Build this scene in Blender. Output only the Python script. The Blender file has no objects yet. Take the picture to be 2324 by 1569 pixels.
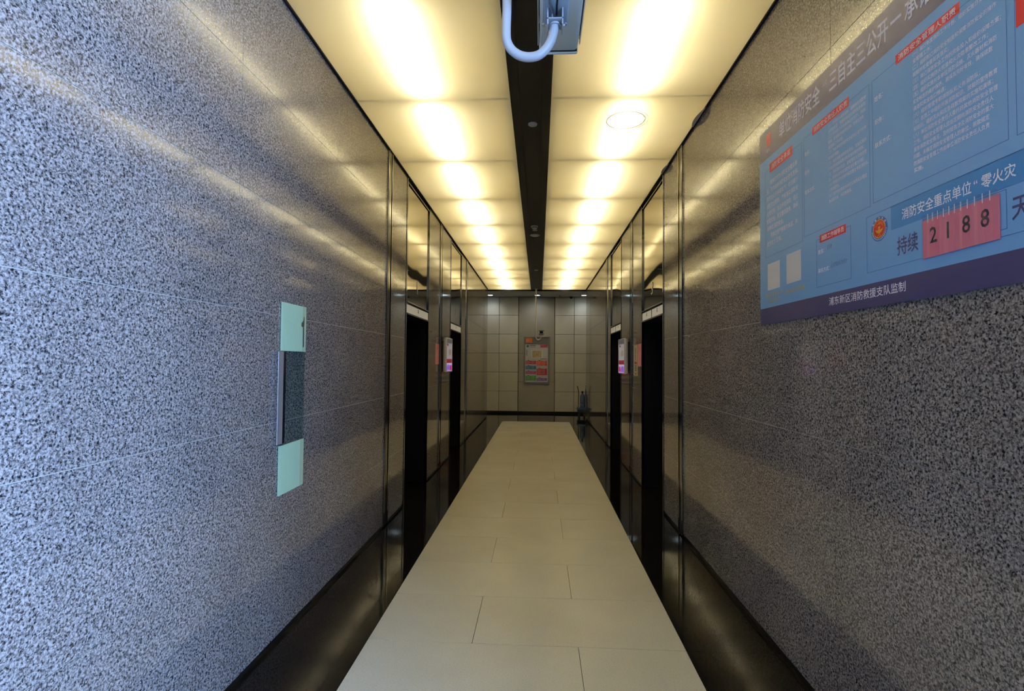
import bpy, bmesh, math, random
from mathutils import Vector, Matrix
random.seed(7)
S = bpy.context.scene
C = S.collection

# ------------------------------------------------------------------ camera, world, exposure
F_PX, YAW, PITCH, ROLL, EYE = 1191.97, 0.0511, 0.0306, 0.0087, 1.6
cam = bpy.data.cameras.new('camera'); cam_o = bpy.data.objects.new('camera', cam); C.objects.link(cam_o)
cam.sensor_width = 36.0; cam.lens = F_PX / 2324 * 36.0; cam.clip_start = 0.02; cam.clip_end = 100
fw = Vector((-math.sin(YAW) * math.cos(PITCH), math.cos(YAW) * math.cos(PITCH), math.sin(PITCH)))
r0 = Vector((math.cos(YAW), math.sin(YAW), 0)); u0 = r0.cross(fw)
rr = math.cos(ROLL) * r0 + math.sin(ROLL) * u0; uu = -math.sin(ROLL) * r0 + math.cos(ROLL) * u0
M = Matrix((rr, uu, -fw)).transposed().to_4x4(); M.translation = (0, 0, EYE)
cam_o.matrix_world = M
S.camera = cam_o

w = bpy.data.worlds.new('daylight'); S.world = w; w.use_nodes = True
w.node_tree.nodes['Background'].inputs[0].default_value = (0.36, 0.58, 1.0, 1)
w.node_tree.nodes['Background'].inputs[1].default_value = 0.12
# the glazed entrance of the lobby, behind and to the right of the viewer
la = bpy.data.lights.new('entrance_daylight', 'AREA'); la.shape = 'RECTANGLE'; la.size = 3.2; la.size_y = 3.0
la.energy = 2700; la.color = (0.31, 0.53, 1.0)
lo = bpy.data.objects.new('entrance_daylight', la); C.objects.link(lo)
lo.location = (3.6, -1.6, 1.7)
lo.rotation_euler = (Vector((-1.0, 0.62, -0.03))).to_track_quat('-Z', 'Z').to_euler()

S.view_settings.view_transform = 'Standard'; S.view_settings.look = 'None'
S.view_settings.gamma = 1.0; S.view_settings.use_curve_mapping = False
S.view_settings.exposure = 0.16
S.cycles.max_bounces = 10; S.cycles.diffuse_bounces = 6; S.cycles.glossy_bounces = 5; S.cycles.transmission_bounces = 6
S.cycles.sample_clamp_indirect = 6.0
S.cycles.use_denoising = True
TUBE = 90.0          # strength of the fluorescent tubes above the stretch ceiling

# ------------------------------------------------------------------ materials
def srgb(r, g, b):
    f = lambda c: (c / 255 / 12.92) if c / 255 <= 0.04045 else ((c / 255 + 0.055) / 1.055) ** 2.4
    return (f(r), f(g), f(b), 1)
MATS = {}
def mat(name, col=(0.5, 0.5, 0.5, 1), rough=0.5, metal=0.0, spec=0.5, ior=1.5, emit=None, es=0.0, alpha=1.0, trans=0.0):
    if name in MATS: return MATS[name]
    m = bpy.data.materials.new(name); m.use_nodes = True
    b = m.node_tree.nodes['Principled BSDF']
    b.inputs['Base Color'].default_value = col if len(col) == 4 else (*col, 1)
    b.inputs['Roughness'].default_value = rough; b.inputs['Metallic'].default_value = metal
    b.inputs['Specular IOR Level'].default_value = spec; b.inputs['IOR'].default_value = ior
    b.inputs['Alpha'].default_value = alpha; b.inputs['Transmission Weight'].default_value = trans
    if emit: b.inputs['Emission Color'].default_value = emit; b.inputs['Emission Strength'].default_value = es
    MATS[name] = m; return m
def N(m, t, **kw):
    n = m.node_tree.nodes.new(t)
    for k, v in kw.items():
        if k in n.inputs: n.inputs[k].default_value = v
        else: setattr(n, k, v)
    return n
def L(m, a, ao, b, bi): m.node_tree.links.new(a.outputs[ao], b.inputs[bi])
def ramp(m, stops, interp='LINEAR'):
    n = m.node_tree.nodes.new('ShaderNodeValToRGB'); cr = n.color_ramp; cr.interpolation = interp
    while len(cr.elements) < len(stops): cr.elements.new(0.5)
    for e, (p, c) in zip(cr.elements, stops): e.position = p; e.color = c if len(c) == 4 else (*c, 1)
    return n
def mottled(name, stops, scale, rough, detail=3.0, nrough=0.6, dist=0.0, spec=0.5, ior=1.5, bump=0.0, big=0.06, bumpscale=30, vary=0.05):
    m = mat(name, rough=rough, spec=spec, ior=ior); b = m.node_tree.nodes['Principled BSDF']
    tc = N(m, 'ShaderNodeTexCoord')
    n1 = N(m, 'ShaderNodeTexNoise', Scale=scale, Detail=detail, Roughness=nrough, Distortion=dist); L(m, tc, 'Object', n1, 'Vector')
    r = ramp(m, stops); L(m, n1, 'Fac', r, 'Fac')
    n2 = N(m, 'ShaderNodeTexNoise', Scale=1.7, Detail=2.0); L(m, tc, 'Object', n2, 'Vector')
    mr = N(m, 'ShaderNodeMapRange'); mr.inputs['To Min'].default_value = 1 - big; mr.inputs['To Max'].default_value = 1 + big
    mr.inputs['From Min'].default_value = 0.3; mr.inputs['From Max'].default_value = 0.7; L(m, n2, 'Fac', mr, 'Value')
    oi = N(m, 'ShaderNodeObjectInfo'); mr2 = N(m, 'ShaderNodeMapRange'); mr2.inputs['To Min'].default_value = 1 - vary; mr2.inputs['To Max'].default_value = 1 + vary
    L(m, oi, 'Random', mr2, 'Value')
    mu = N(m, 'ShaderNodeMath', operation='MULTIPLY'); L(m, mr, 0, mu, 0); L(m, mr2, 0, mu, 1)
    vm = N(m, 'ShaderNodeVectorMath', operation='SCALE'); L(m, r, 'Color', vm, 0); L(m, mu, 0, vm, 'Scale')
    L(m, vm, 0, b, 'Base Color')
    if bump:
        n3 = N(m, 'ShaderNodeTexNoise', Scale=bumpscale, Detail=2.0); L(m, tc, 'Object', n3, 'Vector')
        bp = N(m, 'ShaderNodeBump', Strength=bump, Distance=0.002); L(m, n3, 'Fac', bp, 'Height'); L(m, bp, 0, b, 'Normal')
    return m

G_DARK, G_MID, G_LIGHT = (0.015, 0.013, 0.013), (0.104, 0.092, 0.087), (0.325, 0.290, 0.272)
def granite_mat(name):
    m = mat(name, rough=0.075, ior=1.5); b = m.node_tree.nodes['Principled BSDF']; tc = N(m, 'ShaderNodeTexCoord')
    n0 = N(m, 'ShaderNodeTexNoise', Scale=90.0, Detail=2.0); L(m, tc, 'Object', n0, 'Vector')
    ws = N(m, 'ShaderNodeVectorMath', operation='SCALE'); L(m, n0, 'Color', ws, 0); ws.inputs['Scale'].default_value = 0.012
    wa = N(m, 'ShaderNodeVectorMath', operation='ADD'); L(m, tc, 'Object', wa, 0); L(m, ws, 0, wa, 1)
    vo = N(m, 'ShaderNodeTexVoronoi', Scale=170.0); L(m, wa, 0, vo, 'Vector')
    sx = N(m, 'ShaderNodeSeparateColor'); L(m, vo, 'Color', sx, 0)
    n1 = N(m, 'ShaderNodeTexNoise', Scale=95.0, Detail=4.0, Roughness=0.68, Distortion=0.3); L(m, tc, 'Object', n1, 'Vector')
    a = N(m, 'ShaderNodeMath', operation='MULTIPLY_ADD'); a.inputs[1].default_value = 0.24; L(m, sx, 0, a, 0); 
    k = N(m, 'ShaderNodeMath', operation='SUBTRACT'); L(m, n1, 'Fac', k, 0); k.inputs[1].default_value = 0.12; L(m, k, 0, a, 2)
    r = ramp(m, [(0.33, G_DARK), (0.43, G_MID), (0.52, (0.188, 0.168, 0.158)), (0.66, G_LIGHT)]); L(m, a, 0, r, 'Fac')
    n2 = N(m, 'ShaderNodeTexNoise', Scale=1.7, Detail=3.0); L(m, tc, 'Object', n2, 'Vector')
    mr = N(m, 'ShaderNodeMapRange'); mr.inputs['From Min'].default_value = 0.3; mr.inputs['From Max'].default_value = 0.7
    mr.inputs['To Min'].default_value = 0.9; mr.inputs['To Max'].default_value = 1.1; L(m, n2, 'Fac', mr, 'Value')
    oi = N(m, 'ShaderNodeObjectInfo'); mr2 = N(m, 'ShaderNodeMapRange'); mr2.inputs['To Min'].default_value = 0.95; mr2.inputs['To Max'].default_value = 1.05; L(m, oi, 'Random', mr2, 'Value')
    mu = N(m, 'ShaderNodeMath', operation='MULTIPLY'); L(m, mr, 0, mu, 0); L(m, mr2, 0, mu, 1)
    vm = N(m, 'ShaderNodeVectorMath', operation='SCALE'); L(m, r, 'Color', vm, 0); L(m, mu, 0, vm, 'Scale'); L(m, vm, 0, b, 'Base Color')
    return m
granite = granite_mat('salt_and_pepper_granite')
floor_light = mottled('beige_floor_tile', [(0.30, (0.46, 0.43, 0.34)), (0.42, (0.70, 0.67, 0.55)), (0.75, (0.77, 0.74, 0.62))], 150, 0.27, 3.0, 0.7, ior=1.45, big=0.05, bump=0.25, bumpscale=120, vary=0.025)
floor_black = mottled('polished_black_granite', [(0.35, (0.0035, 0.0034, 0.0032)), (0.75, (0.008, 0.0078, 0.0075))], 160, 0.045, ior=1.24, big=0.1)
grout = mat('pale_grout', (0.33, 0.31, 0.26), 0.7)
dark_grout = mat('dark_grout', (0.05, 0.045, 0.038), 0.7)
tile_back = mottled('beige_wall_panel', [(0.3, (0.72, 0.68, 0.56)), (0.7, (0.78, 0.74, 0.62))], 60, 0.38, big=0.05)
niche_back = mottled('taupe_wall_panel', [(0.3, (0.37, 0.345, 0.285)), (0.7, (0.41, 0.385, 0.32))], 60, 0.32, big=0.05)
black_matt = mat('black_matt', (0.0012, 0.0012, 0.0015), 0.55, spec=0.15)
shadow_gap = mat('dark_shadow_gap', (0.012, 0.012, 0.012), 0.6, spec=0.2)
skirting_m = mat('black_skirting', (0.006, 0.0055, 0.005), 0.40, spec=0.25)
gunmetal = mat('gunmetal_trim', (0.10, 0.10, 0.105), 0.12, 1.0)
dark_chrome = mat('dark_chrome', (0.30, 0.29, 0.28), 0.10, 1.0)
bronze = mat('bronze_edge', (0.16, 0.145, 0.12), 0.25, 1.0)
chrome = mat('chrome', (0.75, 0.75, 0.76), 0.10, 1.0)
brushed = mat('brushed_steel', (0.60, 0.60, 0.62), 0.40, 0.75)
plenum_m = mat('plenum_white', (0.35, 0.305, 0.20), 0.8)
channel_m = mottled('black_ceiling_panel', [(0.3, (0.011, 0.011, 0.010)), (0.7, (0.014, 0.013, 0.012))], 20, 0.5, spec=0.3)
soffit_m = mat('grey_painted_soffit', (0.58, 0.58, 0.60), 0.8)
rib_m = mat('tan_rib', (0.30, 0.25, 0.15), 0.8)
tube_m = mat('fluorescent_tube', (0.9, 0.9, 0.9), 0.5, emit=(1.0, 0.93, 0.80, 1), es=TUBE)
led_m = mat('downlight_lens', (0.9, 0.9, 0.9), 0.5, emit=(0.62, 0.86, 1.0, 1), es=14.0)
white_pl = mat('white_plastic', (0.82, 0.83, 0.85), 0.35)
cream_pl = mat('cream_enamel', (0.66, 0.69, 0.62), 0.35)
blue_pl = mat('bluish_grey_alloy', (0.42, 0.52, 0.62), 0.4)
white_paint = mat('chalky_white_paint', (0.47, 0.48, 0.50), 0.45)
rubber = mat('black_rubber', (0.01, 0.01, 0.011), 0.45)
grey_cable = mat('grey_cable', (0.22, 0.21, 0.24), 0.5)
lens_glass = mat('black_lens_glass', (0.01, 0.012, 0.015), 0.04)
lit_white = mat('backlit_indicator', (0.62, 0.60, 0.52), 0.3, emit=(1.0, 0.94, 0.80, 1), es=0.14)
glyph_dark = mat('dark_glyph', (0.05, 0.045, 0.035), 0.5)
numeral_m = mat('satin_numeral', (0.62, 0.60, 0.55), 0.35, 0.3)

# lift transom: thin polished metal sheet, not quite flat
transom_m = mat('polished_dark_steel', (0.46, 0.42, 0.34), 0.035, 1.0)
_b = transom_m.node_tree.nodes['Principled BSDF']; _tc = N(transom_m, 'ShaderNodeTexCoord')
_ge = N(transom_m, 'ShaderNodeNewGeometry'); _n = N(transom_m, 'ShaderNodeTexNoise', Scale=0.95, Detail=0.0); L(transom_m, _ge, 'Position', _n, 'Vector')
_bp = N(transom_m, 'ShaderNodeBump', Strength=1.0, Distance=0.018); L(transom_m, _n, 'Fac', _bp, 'Height'); L(transom_m, _bp, 0, _b, 'Normal')

# stretch fabric of the luminous ceiling
fabric = bpy.data.materials.new('translucent_stretch_fabric'); fabric.use_nodes = True
nt = fabric.node_tree; nt.nodes.clear()
out = N(fabric, 'ShaderNodeOutputMaterial'); tl = N(fabric, 'ShaderNodeBsdfTranslucent'); df = N(fabric, 'ShaderNodeBsdfDiffuse')
gl = N(fabric, 'ShaderNodeBsdfGlossy', Roughness=0.35); mx = N(fabric, 'ShaderNodeMixShader', Fac=0.30); mx2 = N(fabric, 'ShaderNodeMixShader', Fac=0.04)
tcf = N(fabric, 'ShaderNodeTexCoord'); nf = N(fabric, 'ShaderNodeTexNoise', Scale=0.9, Detail=3.0); L(fabric, tcf, 'Object', nf, 'Vector')
rf = ramp(fabric, [(0.35, (0.83, 0.745, 0.45)), (0.65, (0.88, 0.81, 0.54))]); L(fabric, nf, 'Fac', rf, 'Fac')
L(fabric, rf, 'Color', tl, 'Color'); df.inputs['Color'].default_value = (0.74, 0.66, 0.44, 1)
L(fabric, tl, 0, mx, 1); L(fabric, df, 0, mx, 2); L(fabric, mx, 0, mx2, 1); L(fabric, gl, 0, mx2, 2); L(fabric, mx2, 0, out, 0)

# ------------------------------------------------------------------ mesh helpers
class MB:
    def __init__(s): s.bm = bmesh.new()
    def box(s, x0, y0, z0, x1, y1, z1, bev=0.0, seg=1):
        x0, x1 = sorted((x0, x1)); y0, y1 = sorted((y0, y1)); z0, z1 = sorted((z0, z1))
        b = bmesh.new(); r = bmesh.ops.create_cube(b, size=1)
        for v in b.verts: v.co = Vector(((x0 + x1) / 2 + v.co.x * (x1 - x0), (y0 + y1) / 2 + v.co.y * (y1 - y0), (z0 + z1) / 2 + v.co.z * (z1 - z0)))
        if bev > 0: bmesh.ops.bevel(b, geom=b.edges[:], offset=bev, segments=seg, affect='EDGES', profile=0.5)
        s._add(b); return s
    def _add(s, b):
        me = bpy.data.meshes.new('t'); b.to_mesh(me); b.free(); s.bm.from_mesh(me); bpy.data.meshes.remove(me)
    def cyl(s, p0, p1, r, n=20, r2=None):
        p0, p1 = Vector(p0), Vector(p1); d = p1 - p0; b = bmesh.new()
        bmesh.ops.create_cone(b, cap_ends=True, segments=n, radius1=r, radius2=r if r2 is None else r2, depth=d.length)
        q = d.to_track_quat('Z', 'Y'); bmesh.ops.transform(b, matrix=Matrix.Translation((p0 + p1) / 2) @ q.to_matrix().to_4x4(), verts=b.verts)
        s._add(b); return s
    def tube(s, pts, r, n=14):
        pts = [Vector(p) for p in pts]; rings = []; prev = None
        for i, p in enumerate(pts):
            t = (pts[min(i + 1, len(pts) - 1)] - pts[max(i - 1, 0)]).normalized()
            if prev is None: a = t.orthogonal().normalized()
            else: a = (prev - t * prev.dot(t)).normalized()
            prev = a; c = t.cross(a)
            rings.append([s.bm.verts.new(p + r * (math.cos(2 * math.pi * k / n) * a + math.sin(2 * math.pi * k / n) * c)) for k in range(n)])
        for A, B in zip(rings, rings[1:]):
            for k in range(n): s.bm.faces.new((A[k], A[(k + 1) % n], B[(k + 1) % n], B[k]))
        s.bm.faces.new(rings[0][::-1]); s.bm.faces.new(rings[-1]); return s
    def lathe(s, prof, origin, axis='Z', n=28):
        o = Vector(origin); rings = []
        for r, h in prof:
            ring = []
            for k in range(n):
                a = 2 * math.pi * k / n; x, y = r * math.cos(a), r * math.sin(a)
                v = {'Z': (x, y, h), 'X': (h, x, y), 'Y': (x, h, y)}[axis]; ring.append(s.bm.verts.new(o + Vector(v)))
            rings.append(ring)
        for A, B in zip(rings, rings[1:]):
            for k in range(n): s.bm.faces.new((A[k], A[(k + 1) % n], B[(k + 1) % n], B[k]))
        s.bm.faces.new(rings[0]); s.bm.faces.new(rings[-1]); return s
    def prism(s, pts2, f, d0, d1):
        """pts2 outline in 2D, f(u, v, d) gives a world point"""
        A = [s.bm.verts.new(f(u, v, d0)) for u, v in pts2]; B = [s.bm.verts.new(f(u, v, d1)) for u, v in pts2]; n = len(A)
        s.bm.faces.new(A); s.bm.faces.new(B[::-1])
        for k in range(n): s.bm.faces.new((A[k], B[k], B[(k + 1) % n], A[(k + 1) % n]))
        return s
    def build(s, name, m, parent=None, smooth=False, **props):
        bmesh.ops.recalc_face_normals(s.bm, faces=s.bm.faces[:])
        o_loc = ROOT.get(parent.name, Vector()) if parent else Vector()
        if o_loc.length: bmesh.ops.translate(s.bm, vec=-o_loc, verts=s.bm.verts)
        me = bpy.data.meshes.new(name); s.bm.to_mesh(me); s.bm.free()
        me.materials.append(m)
        if smooth:
            for p in me.polygons: p.use_smooth = True
            try: me.set_sharp_from_angle(angle=0.7)
            except Exception: pass
        o = bpy.data.objects.new(name, me); C.objects.link(o)
        if parent: o.parent = parent; ROOT[o.name] = o_loc
        for k, v in props.items(): o[k] = v
        return o
ROOT = {}
def thing(name, loc, label=None, cat=None, group=None, kind=None):
    o = bpy.data.objects.new(name, None); C.objects.link(o); o.location = loc; o.empty_display_size = 0.1
    ROOT[o.name] = Vector(loc)
    if label: o['label'] = label
    if cat: o['category'] = cat
    if group: o['group'] = group
    if kind: o['kind'] = kind
    return o
def bx(*a, **k): return MB().box(*a, **k)

class Plane:
    """flat print and low relief on a surface: u to the right, v up, d out of the surface"""
    def __init__(s, O, r, u, n): s.O, s.r, s.u, s.n = Vector(O), Vector(r), Vector(u), Vector(n)
    def f(s, u, v, d): return s.O + s.r * u + s.u * v + s.n * d
    def rect(s, u0, v0, u1, v1, d0, d1, mb=None):
        mb = mb or MB(); return mb.prism([(u0, v0), (u1, v0), (u1, v1), (u0, v1)], s.f, d0, d1)
    def poly(s, pts, d0, d1, mb=None): return (mb or MB()).prism(pts, s.f, d0, d1)
    def disc(s, cu, cv, ru, d0, d1, rv=None, n=32, mb=None):
        rv = rv or ru; return s.poly([(cu + ru * math.cos(2 * math.pi * k / n), cv + rv * math.sin(2 * math.pi * k / n)) for k in range(n)], d0, d1, mb)
    def ring(s, cu, cv, r1, r2, d0, d1, n=36, mb=None, a0=0.0, a1=2 * math.pi):
        mb = mb or MB()
        for k in range(n):
            a, b = a0 + (a1 - a0) * k / n, a0 + (a1 - a0) * (k + 1) / n
            mb.prism([(cu + r1 * math.cos(a), cv + r1 * math.sin(a)), (cu + r2 * math.cos(a), cv + r2 * math.sin(a)),
                      (cu + r2 * math.cos(b), cv + r2 * math.sin(b)), (cu + r1 * math.cos(b), cv + r1 * math.sin(b))], s.f, d0, d1)
        return mb
    def outline(s, u0, v0, u1, v1, t, d0, d1):
        mb = MB()
        for a in ((u0, v0, u1, v0 + t), (u0, v1 - t, u1, v1), (u0, v0, u0 + t, v1), (u1 - t, v0, u1, v1)): s.rect(*a, d0, d1, mb)
        return mb
    def text(s, lines, d, height, bold=0.0, mb=None):
        """lines = [(string, u0, baseline, width or None)]; glyph height in metres"""
        mb = mb or MB()
        for body, u0, v0, wid in lines:
            co, fs, k, x0, x1 = glyphs(body, bold)
            sy = height / k; sx = sy if wid is None else wid / (x1 - x0)
            vs = [mb.bm.verts.new(s.f(u0 + (x - x0) * sx, v0 + y * sy, d + l * 0.00012)) for x, y, l in co]
            for fc in fs:
                try: mb.bm.faces.new([vs[i] for i in fc])
                except ValueError: pass
        return mb
def lines_of(pl, name, m, parent, lines, d, height, bold=0.0):
    for l in lines: pl.text([l], d, height, bold).build(name, m, parent)
_tc = bpy.data.curves.new('type', 'FONT'); _to = bpy.data.objects.new('type', _tc); C.objects.link(_to)
def _ev(body, bold):
    _tc.body = body; _tc.offset = bold; _tc.resolution_u = 2; _tc.size = 1.0
    dg = bpy.context.evaluated_depsgraph_get(); dg.update()
    me = bpy.data.meshes.new_from_object(_to.evaluated_get(dg))
    co = [(v.co.x, v.co.y) for v in me.vertices]; fs = [tuple(p.vertices) for p in me.polygons]; bpy.data.meshes.remove(me); return co, fs
_ref = {}
_ch = {}
def _char(ch, bold):
    """one glyph; heavy outlines that fail to fill are emboldened by doubling the light glyph instead"""
    if (ch, bold) in _ch: return _ch[(ch, bold)]
    c0, f0 = _ev(ch, 0.0); got = None
    for off in (bold, bold * 0.6, bold * 0.35):
        if off <= 0: break
        c1, f1 = _ev(ch, off)
        if len(f1) == len(f0): got = (c1, f1, off); break
    if got is None: got = (c0, f0, 0.0)
    co, fs, off = got; rest = bold - off
    if rest > 0.003:
        co2, fs2 = [], []
        for l, (dx, dy) in enumerate(((-rest, 0), (rest, 0), (0, rest), (0, -rest))):
            k = len(co2); co2 += [(p[0] + dx, p[1] + dy, l) for p in co]; fs2 += [tuple(i + k for i in f) for f in fs]
        co, fs = co2, fs2
    _ch[(ch, bold)] = (co, fs); return co, fs
_adv = {}
def glyphs(body, bold):
    cjk = any(ord(c) > 0x2000 for c in body); key = (cjk, bold)
    if key not in _ref:
        rc, _ = _ev('国' if cjk else '8', bold); ys = [y for _, y in rc]; _ref[key] = (max(ys) - min(ys), min(ys))
    k, y0 = _ref[key]
    if all(ord(c) > 0x2E00 for c in body) and len(body) > 0:
        if not _adv:
            a = max(x for x, _ in _ev('国国', 0)[0]) - max(x for x, _ in _ev('国', 0)[0]); _adv[0] = a
        co, fs = [], []
        for i, ch in enumerate(body):
            c1, f1 = _char(ch, bold); n0 = len(co); co += [(p[0] + i * _adv[0], *p[1:]) for p in c1]; fs += [tuple(j + n0 for j in f) for f in f1]
    else: co, fs = _ev(body, bold if not cjk else min(bold, 0.004))
    xs = [p[0] for p in co]
    return [(p[0], p[1] - y0, p[2] if len(p) > 2 else 0) for p in co], fs, k, min(xs), max(xs)

# ------------------------------------------------------------------ dimensions (metres; X across, Y down the lobby, Z up)
XL, XR, H = -1.476, 1.339, 3.664
ZR = [0.03, 0.637, 1.246, 1.851, 2.463, 3.066, H - 0.012]       # heights of the slab joints
END = 15.0; BACK = 16.3; SOF = 3.62
SLX, SRX = -0.967, 0.831                                        # edges of the light floor strip
GAP = 0.0035

# ------------------------------------------------------------------ floor
fl = thing('floor', (0, 0, 0), kind='structure')
bx(-6, -4.2, -0.12, 6, BACK + 0.3, -0.012).build('bed', dark_grout, fl)
tile_defs = []
y = 3.015 - 0.6 * 4; k = 0
while y < 14.1:
    y1 = min(y + 0.6, 14.12)
    row = int(round((y - 3.015) / 0.6)) % 2
    split = SLX + 0.6 if row == 0 else SLX + 1.2
    if row == 0: split = SLX + 0.6
    g = 0.0015
    for a, b in ((SLX, split), (split, SRX)):
        bx(a + g, y + g, -0.012, b - g, y1 - g, 0.0).build('tile', floor_light, fl)
    y = y1
for side, (a, b) in (('l', (XL - 0.02, SLX)), ('r', (SRX, XR + 0.02))):
    y = 3.015 - 1.2 * 5
    while y < END:
        y1 = min(y + 1.2, END + 0.015) if y + 1.2 < 14.2 else END
        bx(a + (0 if side == 'l' else 0.0008), y + 0.001, -0.012, b - (0.0008 if side == 'l' else 0), y1 - 0.001, 0.0).build('tile', floor_black, fl)
        y = y1
bx(SLX, 14.122, -0.012, SRX, END - 0.001, 0.0).build('tile', floor_black, fl)
for i in range(8):
    x = -4.8 + i * 1.2
    bx(x + 0.001, END + 0.001, -0.012, x + 1.199, BACK + 0.1, 0.0).build('tile', floor_black, fl)
# floor of the entrance hall behind the viewer
for i in range(4):
    for j in range(2):
        bx(XR + 0.025 + i * 1.2, -4.18 + j * 2.0, -0.012, XR + 1.22 + i * 1.2, -2.19 + j * 2.0, 0.0).build('tile', floor_black, fl)
for i in range(4): bx(SLX + 0.001, 0.614 - 1.2 * (i + 1) + 0.001, -0.012, SRX - 0.001, 0.614 - 1.2 * i, 0.0).build('tile', floor_black, fl)  # unseen stretch of the strip, made black to lessen bounce on the right wall

# ------------------------------------------------------------------ granite walls
def slab_wall(name, sx, cols):
    """sx = -1 left / +1 right; cols = list of (y0, y1) column spans"""
    X = XL if sx < 0 else XR
    wl = thing(name, (X, 0, 0), kind='structure')
    for (y0, y1) in cols:
        for z0, z1 in zip(ZR, ZR[1:]):
            bx(X, y0 + GAP / 2, z0 + GAP / 2, X + sx * 0.025, y1 - GAP / 2, z1 - GAP / 2).build('slab', granite, wl)
    # backing with the grout showing in the joints
    groups = []
    for c in cols:
        if groups and abs(groups[-1][1] - c[0]) < 0.02: groups[-1][1] = c[1]
        else: groups.append([c[0], c[1]])
    for a, b in groups:
        bx(X + sx * 0.0032, a, ZR[0], X + sx * 0.16, b, H).build('grout_bed', grout, wl)
    return wl, groups
DL = dict(strips=[(4.98, 5.12), (7.71, 7.88), (10.52, 10.68)], doors=[(5.79, 6.93), (8.72, 9.88)])
DR = dict(strips=[(4.95, 5.09), (7.60, 7.77), (10.34, 10.52)], doors=[(5.77, 6.90), (8.68, 9.88)])
JW = 0.065                                                        # width of the metal jamb trims
def columns(D, start, steps):
    s, d = D['strips'], D['doors']; cols = []
    e = s[0][0]; edges = [e]
    while edges[-1] - 1.245 > start: edges.append(edges[-1] - 1.245)
    edges.append(start); edges = edges[::-1]
    cols += list(zip(edges, edges[1:]))
    cols += [(s[0][1], d[0][0] - JW), (d[0][1] + 0.03, s[1][0]), (s[1][1], d[1][0] - JW), (d[1][1] + 0.03, s[2][0])]
    n = 3; a = s[2][1]
    cols += [(a + (END - a) * i / n, a + (END - a) * (i + 1) / n) for i in range(n)]
    return cols
wl, gl_ = slab_wall('wall_left', -1, columns(DL, -2.6, 0))
wr, gr_ = slab_wall('wall_right', 1, columns(DR, -0.1, 0))
# dark masonry behind everything, returns at the far corners
for sx, X, w_, ys in ((-1, XL, wl, -2.6), (1, XR, wr, -0.1)):
    bx(X + sx * 0.60, ys, 0, X + sx * 0.72, END, H + 0.5).build('masonry', shadow_gap, w_)
    bx(X + sx * 0.16, ys, 0.0, X + sx * 0.60, ys + 0.12, H + 0.5).build('masonry', shadow_gap, w_)
    bx(X + sx * 0.001, END, 0.0, X + sx * 3.4, END - 0.06, H + 0.5).build('corner_return', niche_back, w_)
bx(XR + 0.026, -0.13, 0.0, XR + 0.7, -0.101, H).build('end_return', granite, wr)

# skirtings: low black upstand set back under the slabs
for nm, sx, X, D, ys in (('baseboard_left', -1, XL, DL, -2.6), ('baseboard_right', 1, XR, DR, -0.1)):
    bb = thing(nm, (X, 0, 0), kind='structure')
    segs = [(ys, D['doors'][0][0] - JW), (D['doors'][0][1] + 0.03, D['doors'][1][0] - JW), (D['doors'][1][1] + 0.03, END)]
    for a, b in segs:
        bx(X + sx * 0.006, a, 0.0, X + sx * 0.03, b, ZR[0]).build('skirting', skirting_m, bb)

# vertical metal strips
n = 0
for sx, X, D in ((-1, XL, DL), (1, XR, DR)):
    for (a, b) in D['strips']:
        n += 1
        t = thing('trim_%d' % n, (X, (a + b) / 2, 0), kind='structure')
        z1 = H - 0.012
        bx(X + sx * 0.03, a, 0.01, X + sx * 0.006, b, z1).build('channel', gunmetal, t)
        wdt = b - a
        for i, (p, q, d) in enumerate(((0.0, 0.16, 0.014), (0.30, 0.70, 0.010), (0.84, 1.0, 0.014))):
            bx(X + sx * 0.03, a + wdt * p, 0.012, X - sx * d, a + wdt * q, z1, bev=0.003).build('rib', dark_chrome if i != 1 else gunmetal, t)

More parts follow.
